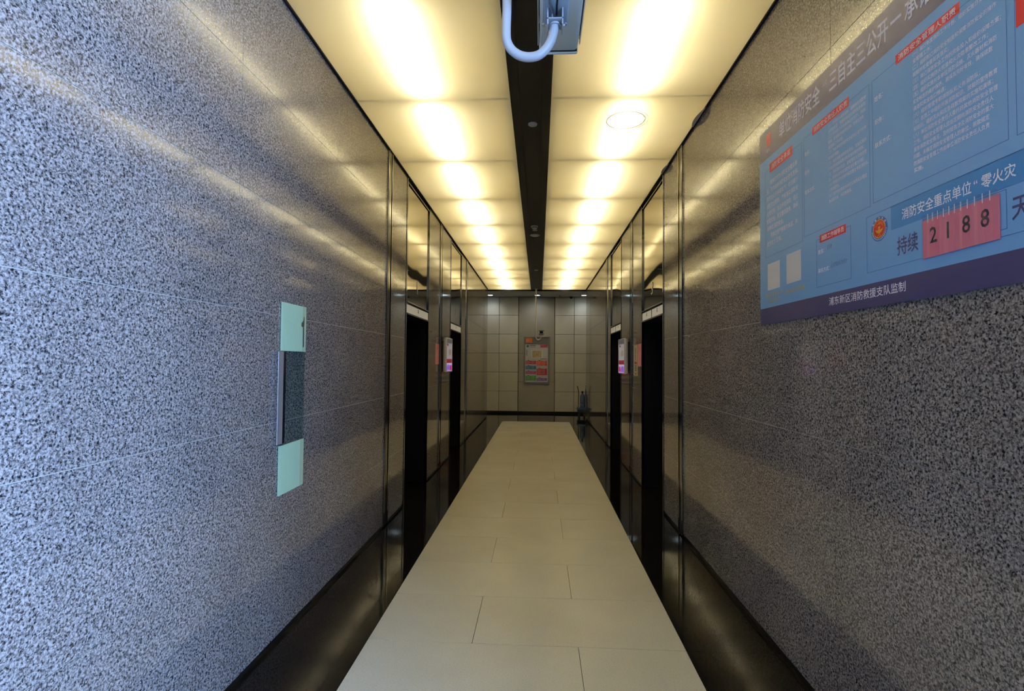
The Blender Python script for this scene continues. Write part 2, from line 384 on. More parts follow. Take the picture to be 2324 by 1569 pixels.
# ------------------------------------------------------------------ lift entrances
def lift(idx, sx, X, y0, y1, num, two):
    t = thing('door_%d' % idx, (X, (y0 + y1) / 2, 0), kind='structure')
    dz = 2.122; rec = 0.42
    # recess: black returns, head and threshold, two leaves at the back
    bx(X + sx * 0.02, y0 - 0.03, 0, X + sx * rec, y0, dz).build('reveal', black_matt, t)
    bx(X + sx * 0.02, y1, 0, X + sx * rec, y1 + 0.03, dz).build('reveal', black_matt, t)
    bx(X + sx * 0.02, y0 - 0.03, dz, X + sx * rec, y1 + 0.03, dz + 0.03).build('head_lining', black_matt, t)
    bx(X + sx * 0.022, y0, -0.012, X + sx * (rec + 0.05), y1, 0.0).build('threshold', floor_black, t)
    ym = (y0 + y1) / 2
    for a, b in ((y0, ym - 0.003), (ym + 0.003, y1)):
        bx(X + sx * rec, a, 0.004, X + sx * (rec + 0.04), b, dz, bev=0.003).build('door_leaf', black_matt, t)
    # jamb trims
    bx(X + sx * 0.03, y0 - JW, 0.0, X - sx * 0.006, y0 - JW + 0.030, H - 0.012, bev=0.002).build('jamb', gunmetal, t)
    bx(X + sx * 0.03, y0 - JW + 0.033, 0.0, X + sx * 0.001, y0, H - 0.012, bev=0.002).build('jamb', dark_chrome, t)
    bx(X + sx * 0.03, y1, 0.0, X - sx * 0.004, y1 + 0.03, H - 0.012, bev=0.002).build('jamb', gunmetal, t)
    # lintel: lower lip, lit indicator panels, upper lip
    bx(X + sx * 0.03, y0, dz, X - sx * 0.004, y1, dz + 0.018, bev=0.002).build('lintel_lip', bronze, t)
    bx(X + sx * 0.10, y0, dz + 0.03, X + sx * 0.02, y1, 2.30).build('lintel_box', shadow_gap, t)
    pl = Plane((X, y1 if sx > 0 else y0, 0), (0, -1 if sx > 0 else 1, 0), (0, 0, 1), (-sx, 0, 0))
    W = y1 - y0
    spans = ((0.006, W * 0.5 - 0.012), (W * 0.5 + 0.012, W - 0.006)) if two else ((0.006, W - 0.006),)
    for a, b in spans:
        p = pl.rect(a, dz + 0.022, b, 2.236, -0.02, -0.004).build('indicator_panel', lit_white, t)
        c = (a + b) / 2; z = dz + 0.075
        g = pl.rect(c - 0.012, z, c + 0.012, z + 0.030, -0.0035, -0.003)
        pl.poly([(c - 0.026, z), (c, z - 0.024), (c + 0.026, z)], -0.0035, -0.003, g)
        g.build('arrow', glyph_dark, p)
    if two: pl.rect(W * 0.5 - 0.010, dz + 0.02, W * 0.5 + 0.010, 2.245, -0.02, 0.0).build('divider', bronze, t)
    pl.rect(0, 2.240, W, 2.252, -0.02, -0.006).build('gasket', black_matt, t)
    bx(X + sx * 0.03, y0, 2.254, X - sx * 0.004, y1, 2.268, bev=0.002).build('lintel_lip', dark_chrome, t)
    # mirror-like transom with thin frame
    pl.rect(0.014, 2.275, W - 0.010, 3.60, -0.030, -0.012).build('transom', transom_m, t)
    fr = MB(); pl.rect(0.0, 2.27, 0.012, 3.65, -0.03, -0.002, fr); pl.rect(W - 0.009, 2.27, W, 3.65, -0.03, -0.002, fr); pl.rect(0, 3.602, W, 3.618, -0.03, -0.001, fr)
    fr.build('transom_frame', gunmetal, t)
    pl.rect(0, 3.620, W, 3.65, -0.03, -0.010).build('head_strip', shadow_gap, t)
    c = W / 2; wd = {'1': 0.030, '2': 0.10, '3': 0.10, '4': 0.105}[num]
    pl.text([(num, c - 0.055, 2.408, wd)], -0.0065, 0.165, 0.012).build('number', numeral_m, t)
lift(1, -1, XL, *DL['doors'][0], '1', False)
lift(2, -1, XL, *DL['doors'][1], '2', False)
lift(3, 1, XR, *DR['doors'][0], '3', True)
lift(4, 1, XR, *DR['doors'][1], '4', True)

# ------------------------------------------------------------------ luminous ceiling
ce = thing('ceiling', (0, 0, H), kind='structure')
CX0, CX1 = -0.232, 0.079                                          # black channel between the two fabrics
PH = 0.34                                                         # depth of the light box
Y0 = -2.6
for (a, b, tx, rn) in ((XL + 0.004, CX0, -0.887, 0), (CX1, XR - 0.004, 0.715, 1)):
    # fabric, sagging very slightly between its cross ribs
    bm = MB(); nx, ny = 14, 90
    rows = []
    for j in range(ny + 1):
        yy = Y0 + (END - Y0) * j / ny; rows.append([])
        for i in range(nx + 1):
            fx = i / nx; e = min(1, 4 * fx * (1 - fx))
            zz = H + 0.002 - 0.006 * e * (0.5 + 0.5 * math.sin(yy * 1.9 + rn)) * (0.6 + 0.4 * math.sin(yy * 0.7))
            rows[-1].append(bm.bm.verts.new((a + (b - a) * fx, yy, zz)))
    for j in range(ny):
        for i in range(nx): bm.bm.faces.new((rows[j][i], rows[j][i + 1], rows[j + 1][i + 1], rows[j + 1][i]))
    bm.build('stretch_fabric', fabric, ce, smooth=True)
    lb = MB(); lb.box(a - 0.03, Y0, H + PH, b + 0.03, END, H + PH + 0.03); lb.box(a - 0.03, Y0, H + 0.015, a - 0.002, END, H + PH); lb.box(b + 0.002, Y0, H + 0.015, b + 0.03, END, H + PH)
    lb.box(a - 0.03, END - 0.03, H + 0.012, b + 0.03, END, H + PH); lb.box(a - 0.03, Y0, H + 0.012, b + 0.03, Y0 + 0.03, H + PH)
    lb.build('light_box', plenum_m, ce)
    yy = 14.26
    while yy > Y0 + 0.2:
        bx(a + 0.01, yy - 0.016, H + 0.010, b - 0.01, yy + 0.016, H + 0.085).build('cross_rib', rib_m, ce)
        yA, yB = yy - 1.275 + 0.085, yy - 0.085
        if yA > Y0: MB().cyl((tx, yA, H + 0.082), (tx, yB, H + 0.082), 0.013, 8).build('fluorescent_tube', tube_m, ce, smooth=True)
        yy -= 1.275
    MB().cyl((tx, 14.31, H + 0.082), (tx, END - 0.06, H + 0.082), 0.013, 8).build('fluorescent_tube', tube_m, ce, smooth=True)
# dark edge trims along the walls and the channel
bx(XL, Y0, H - 0.010, XL + 0.016, END, H + 0.03).build('edge_trim', shadow_gap, ce)
bx(XR - 0.016, Y0, H - 0.010, XR, END, H + 0.03).build('edge_trim', shadow_gap, ce)
for a, b in ((CX0 + 0.001, CX0 + 0.070), (CX0 + 0.073, CX1 - 0.073), (CX1 - 0.070, CX1 - 0.001)):
    bx(a, Y0, H - 0.001 if b - a > 0.1 else H - 0.004, b, END, H + 0.03).build('channel_panel', channel_m, ce)
bx(CX0 - 0.004, Y0, H - 0.012, CX0 + 0.0, END, H + 0.03).build('fabric_clip', bronze, ce)
bx(CX1, Y0, H - 0.012, CX1 + 0.004, END, H + 0.03).build('fabric_clip', bronze, ce)
bx(CX0 - 0.03, Y0, H + 0.031, CX1 + 0.03, END, H + 0.06).build('channel_back', shadow_gap, ce)
bx(XL - 0.7, Y0, H + PH + 0.031, XR + 0.7, END, H + PH + 0.1).build('slab_above', shadow_gap, ce)
# soffit over the cross passage
bx(-4.8, END + 0.001, SOF, 4.8, BACK + 0.3, SOF + 0.1).build('soffit', soffit_m, ce)
bx(XL, END - 0.012, SOF, XR, END, H + 0.01).build('end_trim', shadow_gap, ce)
bx(-4.8, END - 0.0, SOF + 0.1, 4.8, END + 0.03, H + PH + 0.1).build('upstand', shadow_gap, ce)
# round patch glued into the right fabric
pc = Plane((0.724, 4.447, H - 0.004), (1, 0, 0), (0, 1, 0), (0, 0, -1))
pt = pc.ring(0, 0, 0.158, 0.163, 0.0, 0.004, 40); pc.ring(0.0, 0.0, 0.185, 0.187, 0.0, 0.003, 20, pt, -0.9, 0.9)
pt.build('patch_ring', fabric, ce)

# ------------------------------------------------------------------ end wall of the cross passage
wb = thing('wall_back', (0, BACK, 0), kind='structure')
bx(-4.8, BACK + 0.045, 0, 4.8, BACK + 0.3, SOF + 0.1).build('backing', shadow_gap, wb)
zb = [0.066, 0.682, 1.272, 1.862, 2.452, 3.042, SOF]
xs_l = [-4.8, -3.62, -3.02, -2.43, -1.835, -1.236, -0.640]; xs_r = [0.493, 1.09, 1.69, 2.29, 2.89, 3.49, 4.8]
for xs in (xs_l, xs_r):
    for a, b in zip(xs, xs[1:]):
        for z0, z1 in zip(zb, zb[1:]):
            bx(a + 0.006, BACK, z0 + 0.004, b - 0.006, BACK + 0.04, z1 - 0.005, bev=0.003).build('panel', tile_back, wb)
for z0, z1 in ((0.066, 0.98), (0.984, 1.86), (1.864, SOF)):
    bx(-0.628, BACK + 0.018, z0, 0.481, BACK + 0.045, z1 - 0.003).build('centre_panel', niche_back, wb)
bk = thing('baseboard_back', (0, BACK, 0), kind='structure')
for a, b in ((-4.8, -0.64), (-0.636, 0.489), (0.493, 4.8)):
    bx(a, BACK + 0.008, 0, b, BACK + 0.044, 0.064).build('skirting', skirting_m, bk)
for nm, sx in (('wall_passage_left', -1), ('wall_passage_right', 1)):
    wp = thing(nm, (sx * 4.8, 15.6, 0), kind='structure')
    bx(sx * 4.8, END - 0.06, 0, sx * 4.9, BACK + 0.3, SOF).build('panel', niche_back, wp)

# ------------------------------------------------------------------ fixtures on the ceiling
places = {'left': -1.487, 'centre': -0.052, 'right': 1.352}
for where, x in places.items():
    lab = {'left': 'recessed round downlight in the grey soffit, leftmost of three', 'centre': 'recessed round downlight in the grey soffit behind the far camera pole', 'right': 'recessed round downlight in the grey soffit, rightmost of three'}[where]
    t = thing('downlight', (x, 15.88, SOF), lab, 'downlight', 'downlights in the far soffit')
    MB().lathe([(0.075, 0.0), (0.092, 0.0), (0.095, -0.006), (0.078, -0.010), (0.072, -0.002)], (x, 15.88, SOF)).build('rim', white_pl, t, smooth=True)
    MB().cyl((x, 15.88, SOF - 0.0005), (x, 15.88, SOF - 0.005), 0.071, 24).build('lens', led_m, t)
    sp = bpy.data.lights.new('downlight_beam', 'SPOT'); sp.energy = 11; sp.color = (0.92, 0.95, 1.0); sp.spot_size = 2.7; sp.spot_blend = 0.8; sp.shadow_soft_size = 0.06
    so = bpy.data.objects.new('downlight_beam', sp); C.objects.link(so); so.location = (0, 0, -0.02); so.parent = t
def ceiling_disc(name, x, y, r, label, cat, prof=None, m=None):
    z = H - 0.004
    t = thing(name, (x, y, z), label, cat)
    MB().lathe(prof or [(r, 0.0), (r, -0.006), (r * 0.93, -0.011), (r * 0.3, -0.012)], (x, y, z + 0.003)).build('cover_plate', m or white_pl, t, smooth=True)
    MB().lathe([(r * 0.5, 0.02), (r * 0.5, -0.001)], (x, y, z)).build('neck', rubber, t)
    return t
grey_pl = mat('light_grey_plastic', (0.50, 0.50, 0.52), 0.4)
ceiling_disc('sprinkler_cover', -0.067, 4.497, 0.040, 'pale round cover plate on the black ceiling channel, nearest the viewer', 'ceiling plate', m=grey_pl)
sm = thing('smoke_detector', (-0.079, 7.93, H - 0.004), 'white domed smoke detector on the black ceiling channel', 'smoke detector')
MB().lathe([(0.055, 0.003), (0.056, -0.012), (0.045, -0.020), (0.044, -0.030), (0.030, -0.040), (0.012, -0.042)], (-0.079, 7.93, H - 0.004)).build('housing', grey_pl, sm, smooth=True)
MB().lathe([(0.0455, -0.021), (0.0455, -0.029)], (-0.079, 7.93, H - 0.004)).build('sensor_slot', rubber, sm)
ceiling_disc('sprinkler_cover', -0.074, 8.16, 0.040, 'small pale cover plate just beyond the smoke detector', 'ceiling plate', m=grey_pl)
sk = ceiling_disc('ceiling_speaker', -0.076, 8.50, 0.082, 'large round grey speaker grille beyond the smoke detector', 'speaker', m=grey_pl)
MB().lathe([(0.060, -0.009), (0.058, -0.014), (0.01, -0.016)], (-0.076, 8.50, H - 0.004)).build('grille', white_pl, sk, smooth=True)
ceiling_disc('sprinkler_cover', -0.07, 11.76, 0.045, 'small pale cover plate on the black ceiling channel, farthest one', 'ceiling plate', m=grey_pl)
sp_ = thing('sprinkler', (0.629, 15.95, SOF), 'small sprinkler head hanging from the grey soffit', 'sprinkler')
MB().lathe([(0.03, 0.0), (0.03, -0.006), (0.010, -0.008), (0.010, -0.035)], (0.629, 15.95, SOF)).build('body', dark_chrome, sp_, smooth=True)
MB().lathe([(0.022, -0.036), (0.022, -0.040)], (0.629, 15.95, SOF)).build('deflector', dark_chrome, sp_)
dm = thing('dome_camera', (0.98, 16.15, SOF), 'small dark dome camera under the grey soffit on the right', 'security camera')
MB().lathe([(0.055, 0.0), (0.055, -0.025), (0.050, -0.030)], (0.98, 16.15, SOF)).build('base', grey_pl, dm, smooth=True)
MB().lathe([(0.047, -0.030), (0.045, -0.045), (0.034, -0.065), (0.015, -0.075), (0.003, -0.077)], (0.98, 16.15, SOF)).build('dome', lens_glass, dm, smooth=True)
# white slivers painted as light leaking through gaps along the right edge
leak_m = mat('light_leak_white', (0.85, 0.80, 0.76), 0.6)
for i, (ya, yb, wmax, lab) in enumerate(((4.22, 4.58, 0.040, 'white sliver standing in for light through a gap at the right ceiling edge, larger and nearer one'), (5.42, 5.72, 0.034, 'white sliver standing in for light through a gap at the right ceiling edge, smaller and farther one'))):
    mb = MB(); A = []; B = []; ns = 14
    for k in range(ns + 1):
        f = k / ns; yy = ya + (yb - ya) * f; ww = wmax * math.sin(math.pi * f) ** 0.7
        A.append(mb.bm.verts.new((XR - 0.014, yy, H - 0.013))); B.append(mb.bm.verts.new((XR - 0.016 - ww, yy, H - 0.014 - ww * 0.25)))
    for k in range(ns): mb.bm.faces.new((A[k], A[k + 1], B[k + 1], B[k]))
    o = mb.build('light_leak_sliver', leak_m); o['label'] = lab; o['category'] = 'fabric flap'; o['group'] = 'painted light leaks of the stretch ceiling'

# ------------------------------------------------------------------ security cameras on hooked poles
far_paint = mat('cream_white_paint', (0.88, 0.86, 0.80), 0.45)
def hook_camera(px, py, path, pr, hx, hz, yaw, label, far):
    """path = centre line of the pole's hook in (x, z); hx, hz = underside centre of the bracket; yaw +1 looks away, -1 looks back"""
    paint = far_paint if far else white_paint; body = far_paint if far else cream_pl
    t = thing('security_camera', (px, py, H), label, 'security camera', 'cameras hung on hooked poles')
    if far: MB().lathe([(0.055, 0.0), (0.055, -0.008), (0.040, -0.014), (pr * 1.5, -0.03), (pr * 1.35, -0.07)], (px, py, H - 0.002)).build('ceiling_flange', paint, t, smooth=True)
    pts = [(px, py, H - 0.01), (px, py, path[0][1] + 0.4), (px, py, path[0][1] + 0.1)]
    # smooth the hook
    P = [Vector((x, py, z)) for x, z in path]; P = [P[0]] + P + [P[-1]]
    for i in range(1, len(P) - 2):
        for k in range(4):
            f = k / 4; a, b, c, d = P[i - 1], P[i], P[i + 1], P[i + 2]
            pts.append(0.5 * ((2 * b) + (c - a) * f + (2 * a - 5 * b + 4 * c - d) * f * f + (3 * b - a - 3 * c + d) * f ** 3))
    pts.append(P[-1])
    MB().tube(pts, pr, 18).build('pole', paint, t, smooth=True)
    if far: MB().cyl((px, py, path[0][1] + 0.50), (px, py, path[0][1] + 0.62), pr * 1.2, 18).build('joint_sleeve', paint, t, smooth=True)
    g = yaw
    br = MB(); hw = 0.026
    br.box(hx - hw, py - 0.030, hz, hx + hw, py + 0.030, hz + 0.004)
    br.box(hx - hw, py - 0.030, hz - 0.018, hx - hw + 0.004, py + 0.030, hz + 0.062); br.box(hx + hw - 0.004, py - 0.030, hz - 0.018, hx + hw, py + 0.030, hz + 0.062)
    b_o = br.build('bracket', paint, t)
    MB().lathe([(pr * 1.02, -0.004), (pr * 1.35, -0.004), (pr * 1.35, 0.002), (pr * 1.02, 0.002)], (hx, py, hz - 0.004)).build('collar', paint, t, smooth=True)
    for s in (-1, 1): MB().cyl((hx + s * hw, py, hz - 0.004), (hx + s * (hw + 0.007), py, hz - 0.004), 0.005, 8).build('screw', brushed, b_o)
    zb_ = hz + 0.062
    # alloy mounting box under the housing
    yb0, yb1 = py - g * 0.20, py + g * 0.075
    MB().box(hx - 0.044, yb0, zb_ - 0.026, hx + 0.044, yb1, zb_ + 0.004, bev=0.008, seg=2).build('mounting_box', blue_pl, t, smooth=True)
    for sx in (-1, 1):
        MB().cyl((hx + sx * 0.036, py + g * 0.052, zb_ - 0.030), (hx + sx * 0.036, py + g * 0.052, zb_ - 0.024), 0.005, 8).build('screw', brushed, t)
    bxc = hx + 0.021 if not far else hx
    yf, yr = py + g * 0.28, py - g * 0.20
    MB().box(bxc - 0.072, yr, zb_, bxc + 0.072, yf - g * 0.02, zb_ + 0.095, bev=0.016, seg=3).build('housing', body, t, smooth=True)
    MB().box(bxc - 0.070, yf - g * 0.022, zb_ + 0.002, bxc + 0.070, yf - g * 0.017, zb_ + 0.093, bev=0.002).build('gasket', rubber, t)
    fb = MB().box(bxc - 0.073, yf - g * 0.018, zb_ - 0.001, bxc + 0.073, yf, zb_ + 0.096, bev=0.008, seg=2).build('front_bezel', body, t, smooth=True)
    bx(bxc - 0.045, yf + g * 0.001, zb_ + 0.016, bxc + 0.045, yf + g * 0.003, zb_ + 0.082).build('window', lens_glass, fb)
    sh = MB(); sh.box(bxc - 0.079, yr - g * 0.02, zb_ + 0.100, bxc + 0.079, yf + g * (0.05 if far else -0.04), zb_ + 0.104)
    for sx in (-1, 1): sh.box(bxc + sx * 0.079, yr - g * 0.02, zb_ + 0.012, bxc + sx * 0.0755, yf - g * 0.045, zb_ + 0.102)
    sh.build('sun_shield', body, t)
    if not far:
        MB().tube([(hx + 0.006, py + 0.004, hz + 0.002), (hx + 0.005, py - 0.004, hz + 0.03), (hx + 0.004, py - 0.05, hz + 0.028), (hx + 0.006, py - 0.12, hz + 0.022), (hx + 0.01, py - 0.19, hz + 0.040)], 0.0035, 8).build('cable', rubber, t, smooth=True)
        MB().tube([(hx - 0.006, py + 0.002, hz + 0.002), (hx - 0.010, py - 0.010, hz + 0.03), (hx - 0.020, py - 0.06, hz + 0.030), (hx - 0.020, py - 0.12, hz + 0.024), (hx - 0.01, py - 0.19, hz + 0.040)], 0.0026, 8).build('cable', grey_cable, t, smooth=True)
    return t
X_ = lambda p: -0.1136 + (p - 1150) * 0.001426
Z_ = lambda p: 2.607 + (127 - p) * 0.00143
near_path = [(X_(a), Z_(b)) for a, b in ((1150, 20), (1149, 75), (1153, 97), (1164, 114), (1182, 126), (1203, 130), (1224, 126), (1241, 112), (1252, 94), (1258, 74), (1261, 56))]
hook_camera(X_(1150), 1.70, near_path, 0.0150, X_(1261.5), Z_(54), 1, 'white security camera overhead seen from below, hung on a hooked pole near the viewer', False)
fx, fz = -0.087, 2.235
far_path = [(fx, 2.50), (fx, 2.32), (fx + 0.008, 2.275), (fx + 0.035, 2.235), (fx + 0.075, 2.220), (fx + 0.115, 2.235), (fx + 0.142, 2.27), (fx + 0.150, 2.30)]
hook_camera(fx, 14.80, far_path, 0.0165, fx + 0.152, 2.305, -1, 'small white security camera on a long hooked pole in front of the directory board', True)

# ------------------------------------------------------------------ hall call station on the left wall
hs = thing('call_station', (XL, 3.08, 0.82), 'tall green ribbed glass call plate with numeral 1 on the left granite wall', 'call panel')
hp = Plane((XL, 2.925, 0), (0, 1, 0), (0, 0, 1), (1, 0, 0))           # u runs down the lobby, d into the room
ribbed = mat('frosted_green_glass', (0.40, 0.54, 0.37), 0.32)
_b = ribbed.node_tree.nodes['Principled BSDF']
glassc = bpy.data.materials.new('clear_green_glass'); glassc.use_nodes = True
_nt = glassc.node_tree; _nt.nodes.clear(); _o = N(glassc, 'ShaderNodeOutputMaterial'); _t = N(glassc, 'ShaderNodeBsdfTransparent'); _t.inputs[0].default_value = (0.90, 0.955, 0.94, 1)
_g = N(glassc, 'ShaderNodeBsdfGlossy', Roughness=0.03); _fr = N(glassc, 'ShaderNodeFresnel', IOR=1.5); _m = N(glassc, 'ShaderNodeMixShader', Fac=0.08)
L(glassc, _t, 0, _m, 1); L(glassc, _g, 0, _m, 2); L(glassc, _m, 0, _o, 0)
for nm, v0, v1 in (('upper_glass', 1.650, 1.930), ('lower_glass', 0.826, 1.108)):
    g = hp.rect(0, v0, 0.305, v1, 0.003, 0.012).build(nm, ribbed, hs)
    rb = MB()
    for k in range(36): hp.rect(0.003 + k * 0.0071, v0 + 0.001, 0.003 + k * 0.0071 + 0.0032, v1 - 0.001, 0.012, 0.0138, rb)
    rb.build('ribs', ribbed, g, kind='stuff')
hp.rect(0.0, 1.1085, 0.305, 1.6495, 0.004, 0.011).build('clear_glass', glassc, hs)
one = hp.poly([(0.262, 1.678), (0.273, 1.678), (0.273, 1.800), (0.262, 1.800)], 0.0140, 0.0146)
one.build('numeral_stem', mat('dark_teal_ink', (0.01, 0.025, 0.03), 0.3), hs)
hp.poly([(0.262, 1.800), (0.236, 1.806), (0.236, 1.826), (0.262, 1.842), (0.270, 1.868), (0.277, 1.868), (0.275, 1.806)], 0.0140, 0.0146).build('numeral_flag', mat('bronze_ink', (0.12, 0.09, 0.05), 0.35), hs)
hp.rect(-0.060, 1.118, 0.006, 1.650, 0.001, 0.0225).build('steel_case', chrome, hs)
hp.rect(-0.056, 1.122, 0.002, 1.646, 0.0225, 0.0235).build('face_plate', brushed, hs)
hp.rect(0.0065, 1.122, 0.030, 1.646, 0.004, 0.0235).build('display_glass', mat('black_display_glass', (0.008, 0.008, 0.010), 0.08), hs)

# ------------------------------------------------------------------ slim advert screens by the lifts
def ad_screen(sx, X, y0, y1, z0, z1, dep, label, mirror):
    t = thing('advert_screen', (X, y0, z0), label, 'screen', 'advert screens beside the lifts')
    pl = Plane((X, y1 if sx > 0 else y0, z0), (0, -1 if sx > 0 else 1, 0), (0, 0, 1), (-sx, 0, 0)); W = y1 - y0; Hh = z1 - z0
    pl.rect(W * 0.15, Hh * 0.1, W * 0.85, Hh * 0.9, 0.0, dep * 0.38).build('wall_mount', rubber, t)
    pl.rect(0.008, 0.006, W - 0.008, Hh - 0.006, dep * 0.38, dep * 0.70).build('rear_case', grey_pl, t)
    fr = MB(); e = 0.014
    for a in ((0, 0, W, e), (0, Hh - e, W, Hh), (0, e, e, Hh - e), (W - e, e, W, Hh - e)): pl.rect(*a, dep * 0.70, dep, fr)
    fr.build('bezel', white_pl, t)
    def em(n, c, s=0.30):
        cc = srgb(*c); return mat('screen_' + n, (0.02, 0.02, 0.02), 0.12, emit=cc, es=s)
    scr = pl.rect(e, e, W - e, Hh - e, dep * 0.70, dep * 0.94).build('screen', em('grey', (205, 200, 205)), t)
    R = lambda n, a, b, c, d, col, s=0.30, k=0: pl.rect(e + (W - 2 * e) * a, e + (Hh - 2 * e) * b, e + (W - 2 * e) * c, e + (Hh - 2 * e) * d, dep * 0.94, dep * 0.955 + k * 0.001).build('picture_area', em(n, col, s), scr)
    R('top', 0, 0.86, 1, 1, (120, 115, 120)); R('band', 0, 0.25, 1, 0.375, (150, 30, 40), 0.5); R('lilac', 0, 0.0, 1, 0.25, (190, 185, 235), 0.55)
    R('poster', 0.42, 0.50, 0.80, 0.68, (190, 160, 130)); R('badge', 0.08, 0.78, 0.35, 0.84, (150, 60, 80))
    x0 = 0.02 if not mirror else 0.36
    mb = MB(); f = lambda u, v: (e + (W - 2 * e) * u, e + (Hh - 2 * e) * v)
    pl.poly([f(x0, 0.02), f(x0 + 0.55, 0.02), f(x0 + 0.56, 0.15), f(x0 + 0.42, 0.20), f(x0 + 0.22, 0.20), f(x0 + 0.04, 0.14)], dep * 0.955, dep * 0.965, mb); mb.build('picture_area', em('violet', (150, 90, 210), 0.6), scr)
    R('magenta', 0.62 if not mirror else 0.03, 0.02, 0.97 if not mirror else 0.33, 0.18, (200, 30, 110), 0.6, 1)
ad_screen(-1, XL, 7.90, 8.42, 1.430, 1.960, 0.082, 'white-rimmed advert screen on the left wall between lifts 1 and 2', False)
ad_screen(1, XR, 7.80, 8.36, 1.430, 1.962, 0.085, 'white-rimmed advert screen on the right wall between lifts 3 and 4', True)

# ------------------------------------------------------------------ paper notices
pink_m = mat('pink_paper', srgb(238, 150, 165), 0.7); paper_m = mat('white_paper', srgb(205, 195, 182), 0.7)
ink = mat('black_ink', (0.02, 0.018, 0.018), 0.6); red_ink = mat('red_ink', srgb(190, 50, 60), 0.6); faded = mat('faded_brown_ink', srgb(160, 90, 85), 0.6)
def notice(X, sx, y0, y1, z0, z1, m, label, group=None):
    t = thing('notice', (X, (y0 + y1) / 2, z0), label, 'notice', group)
    pl = Plane((X, y1 if sx > 0 else y0, z0), (0, -1 if sx > 0 else 1, 0), (0, 0, 1), (-sx, 0, 0))
    pl.rect(0, 0, y1 - y0, z1 - z0, 0.0005, 0.0015).build('sheet', m, t)
    return t, pl, y1 - y0, z1 - z0
for a, b, sx, X, lab in ((7.44, 7.685, -1, XL, 'pink paper notice taped beside lift 1 on the left wall'), (6.935, 7.175, 1, XR, 'pink paper notice taped beside lift 3 on the right wall')):
    t, pl, W, Hh = notice(X, sx, a, b, 1.550, 1.850, pink_m, lab, 'pink paper notices')
    for rows in (((0.24, 0.35, 0.65), (0.225, 0.35, 0.65), (0.21, 0.40, 0.60)), ((0.10, 0.45, 0.62), (0.08, 0.50, 0.60))):
        mb = MB()
        for v, u0, u1 in rows: pl.rect(W * u0, v, W * u1, v + 0.006, 0.0016, 0.0018, mb)
        mb.build('print', faded, t)
t, pl, W, Hh = notice(XR, 1, 7.19, 7.49, 1.42, 1.845, paper_m, 'white prohibition notice with two round signs, left of the pink sheet by lift 3')
for cv in (0.34, 0.245):
    mb = pl.ring(W / 2, cv, 0.034, 0.044, 0.0016, 0.0020, 28); pl.poly([(W / 2 - 0.033, cv + 0.027), (W / 2 - 0.027, cv + 0.033), (W / 2 + 0.033, cv - 0.027), (W / 2 + 0.027, cv - 0.033)], 0.0016, 0.0019, mb)
    mb.build('round_sign', ink if cv > 0.3 else mat('maroon_ink', srgb(80, 30, 35), 0.6), t)
pl.rect(W * 0.22, 0.160, W * 0.80, 0.192, 0.0016, 0.0019).build('red_heading', red_ink, t)
mb = MB()
for v in (0.133, 0.100, 0.072, 0.030): pl.rect(W * 0.30, v, W * 0.72, v + 0.009, 0.0016, 0.0018, mb); pl.rect(W * 0.36, v - 0.012, W * 0.66, v - 0.006, 0.0016, 0.0018, mb)
mb.build('print', ink, t)

# ------------------------------------------------------------------ large fire-safety board on the right wall
bd = thing('safety_board', (XR, 2.0, 1.831), 'large blue fire safety notice board with Chinese text on the right wall', 'notice board')
bp = Plane((XR, 3.215, 0), (0, -1, 0), (0, 0, 1), (-1, 0, 0))
BW, B0, B1 = 2.40, 1.831, 2.975; D = 0.012
def bm_(n, c, r=0.32): return mat('board_' + n, srgb(*c), r)
navy, sky, azure, redp, white_i, navy_i = bm_('navy', (52, 52, 98)), bm_('sky', (104, 154, 204)), bm_('azure', (44, 118, 180)), bm_('red', (212, 38, 52)), bm_('white', (240, 232, 234), 0.6), bm_('ink', (44, 44, 92), 0.5)
line_i = bm_('line', (48, 84, 140), 0.5)
bp.rect(0, B0, BW, B1, 0.002, D - 0.0016).build('backing_sheet', mat('board_edge', (0.25, 0.30, 0.42), 0.4), bd)
bp.rect(0.0005, 1.925, BW, 2.800, D - 0.0018, D).build('blue_field', sky, bd)
bp.rect(0.0005, 2.8001, BW, B1, D - 0.0018, D).build('header_band', navy, bd)
bp.rect(0.0005, B0, BW, 1.9249, D - 0.0018, D).build('footer_band', navy, bd)
d1, d2 = D + 0.0004, D + 0.0009
def boxline(u0, v0, u1, v1, name='panel_outline'): return bp.outline(u0, v0, u1, v1, 0.0016, D - 0.0002, d1).build(name, line_i, bd)
boxline(0.076, 2.220, 0.508, 2.728); boxline(0.526, 2.236, 1.052, 2.735); boxline(1.070, 2.242, 1.675, 2.735); boxline(0.639, 1.966, 0.917, 2.195); boxline(1.026, 1.970, 2.20, 2.198); boxline(1.700, 2.242, 2.28, 2.735)
lines_of(bp, 'title_text', white_i, bd, [('单位消防安全', 0.258, 2.846, 0.424), ('“', 0.710, 2.846, 0.030), ('三自主三公开', 0.762, 2.846, 0.410), ('一', 1.184, 2.846, 0.062), ('承诺', 1.262, 2.846, 0.140), ('”', 1.412, 2.846, 0.030)], d1, 0.092, 0.016)
sl = bp.rect(0.092, 2.868, 0.154, 2.940, D, d1).build('seal', redp, bd)
bp.outline(0.096, 2.872, 0.150, 2.936, 0.0015, d1, d2).build('seal_line', white_i, sl)
lines_of(bp, 'seal_text', bm_('rose', (235, 150, 140)), sl, [('消防', 0.102, 2.907, 0.042), ('救援', 0.102, 2.876, 0.042)], d2, 0.021)
lines_of(bp, 'district_text', white_i, bd, [('浦东', 0.096, 2.832, 0.048)], d1, 0.022, 0.01)
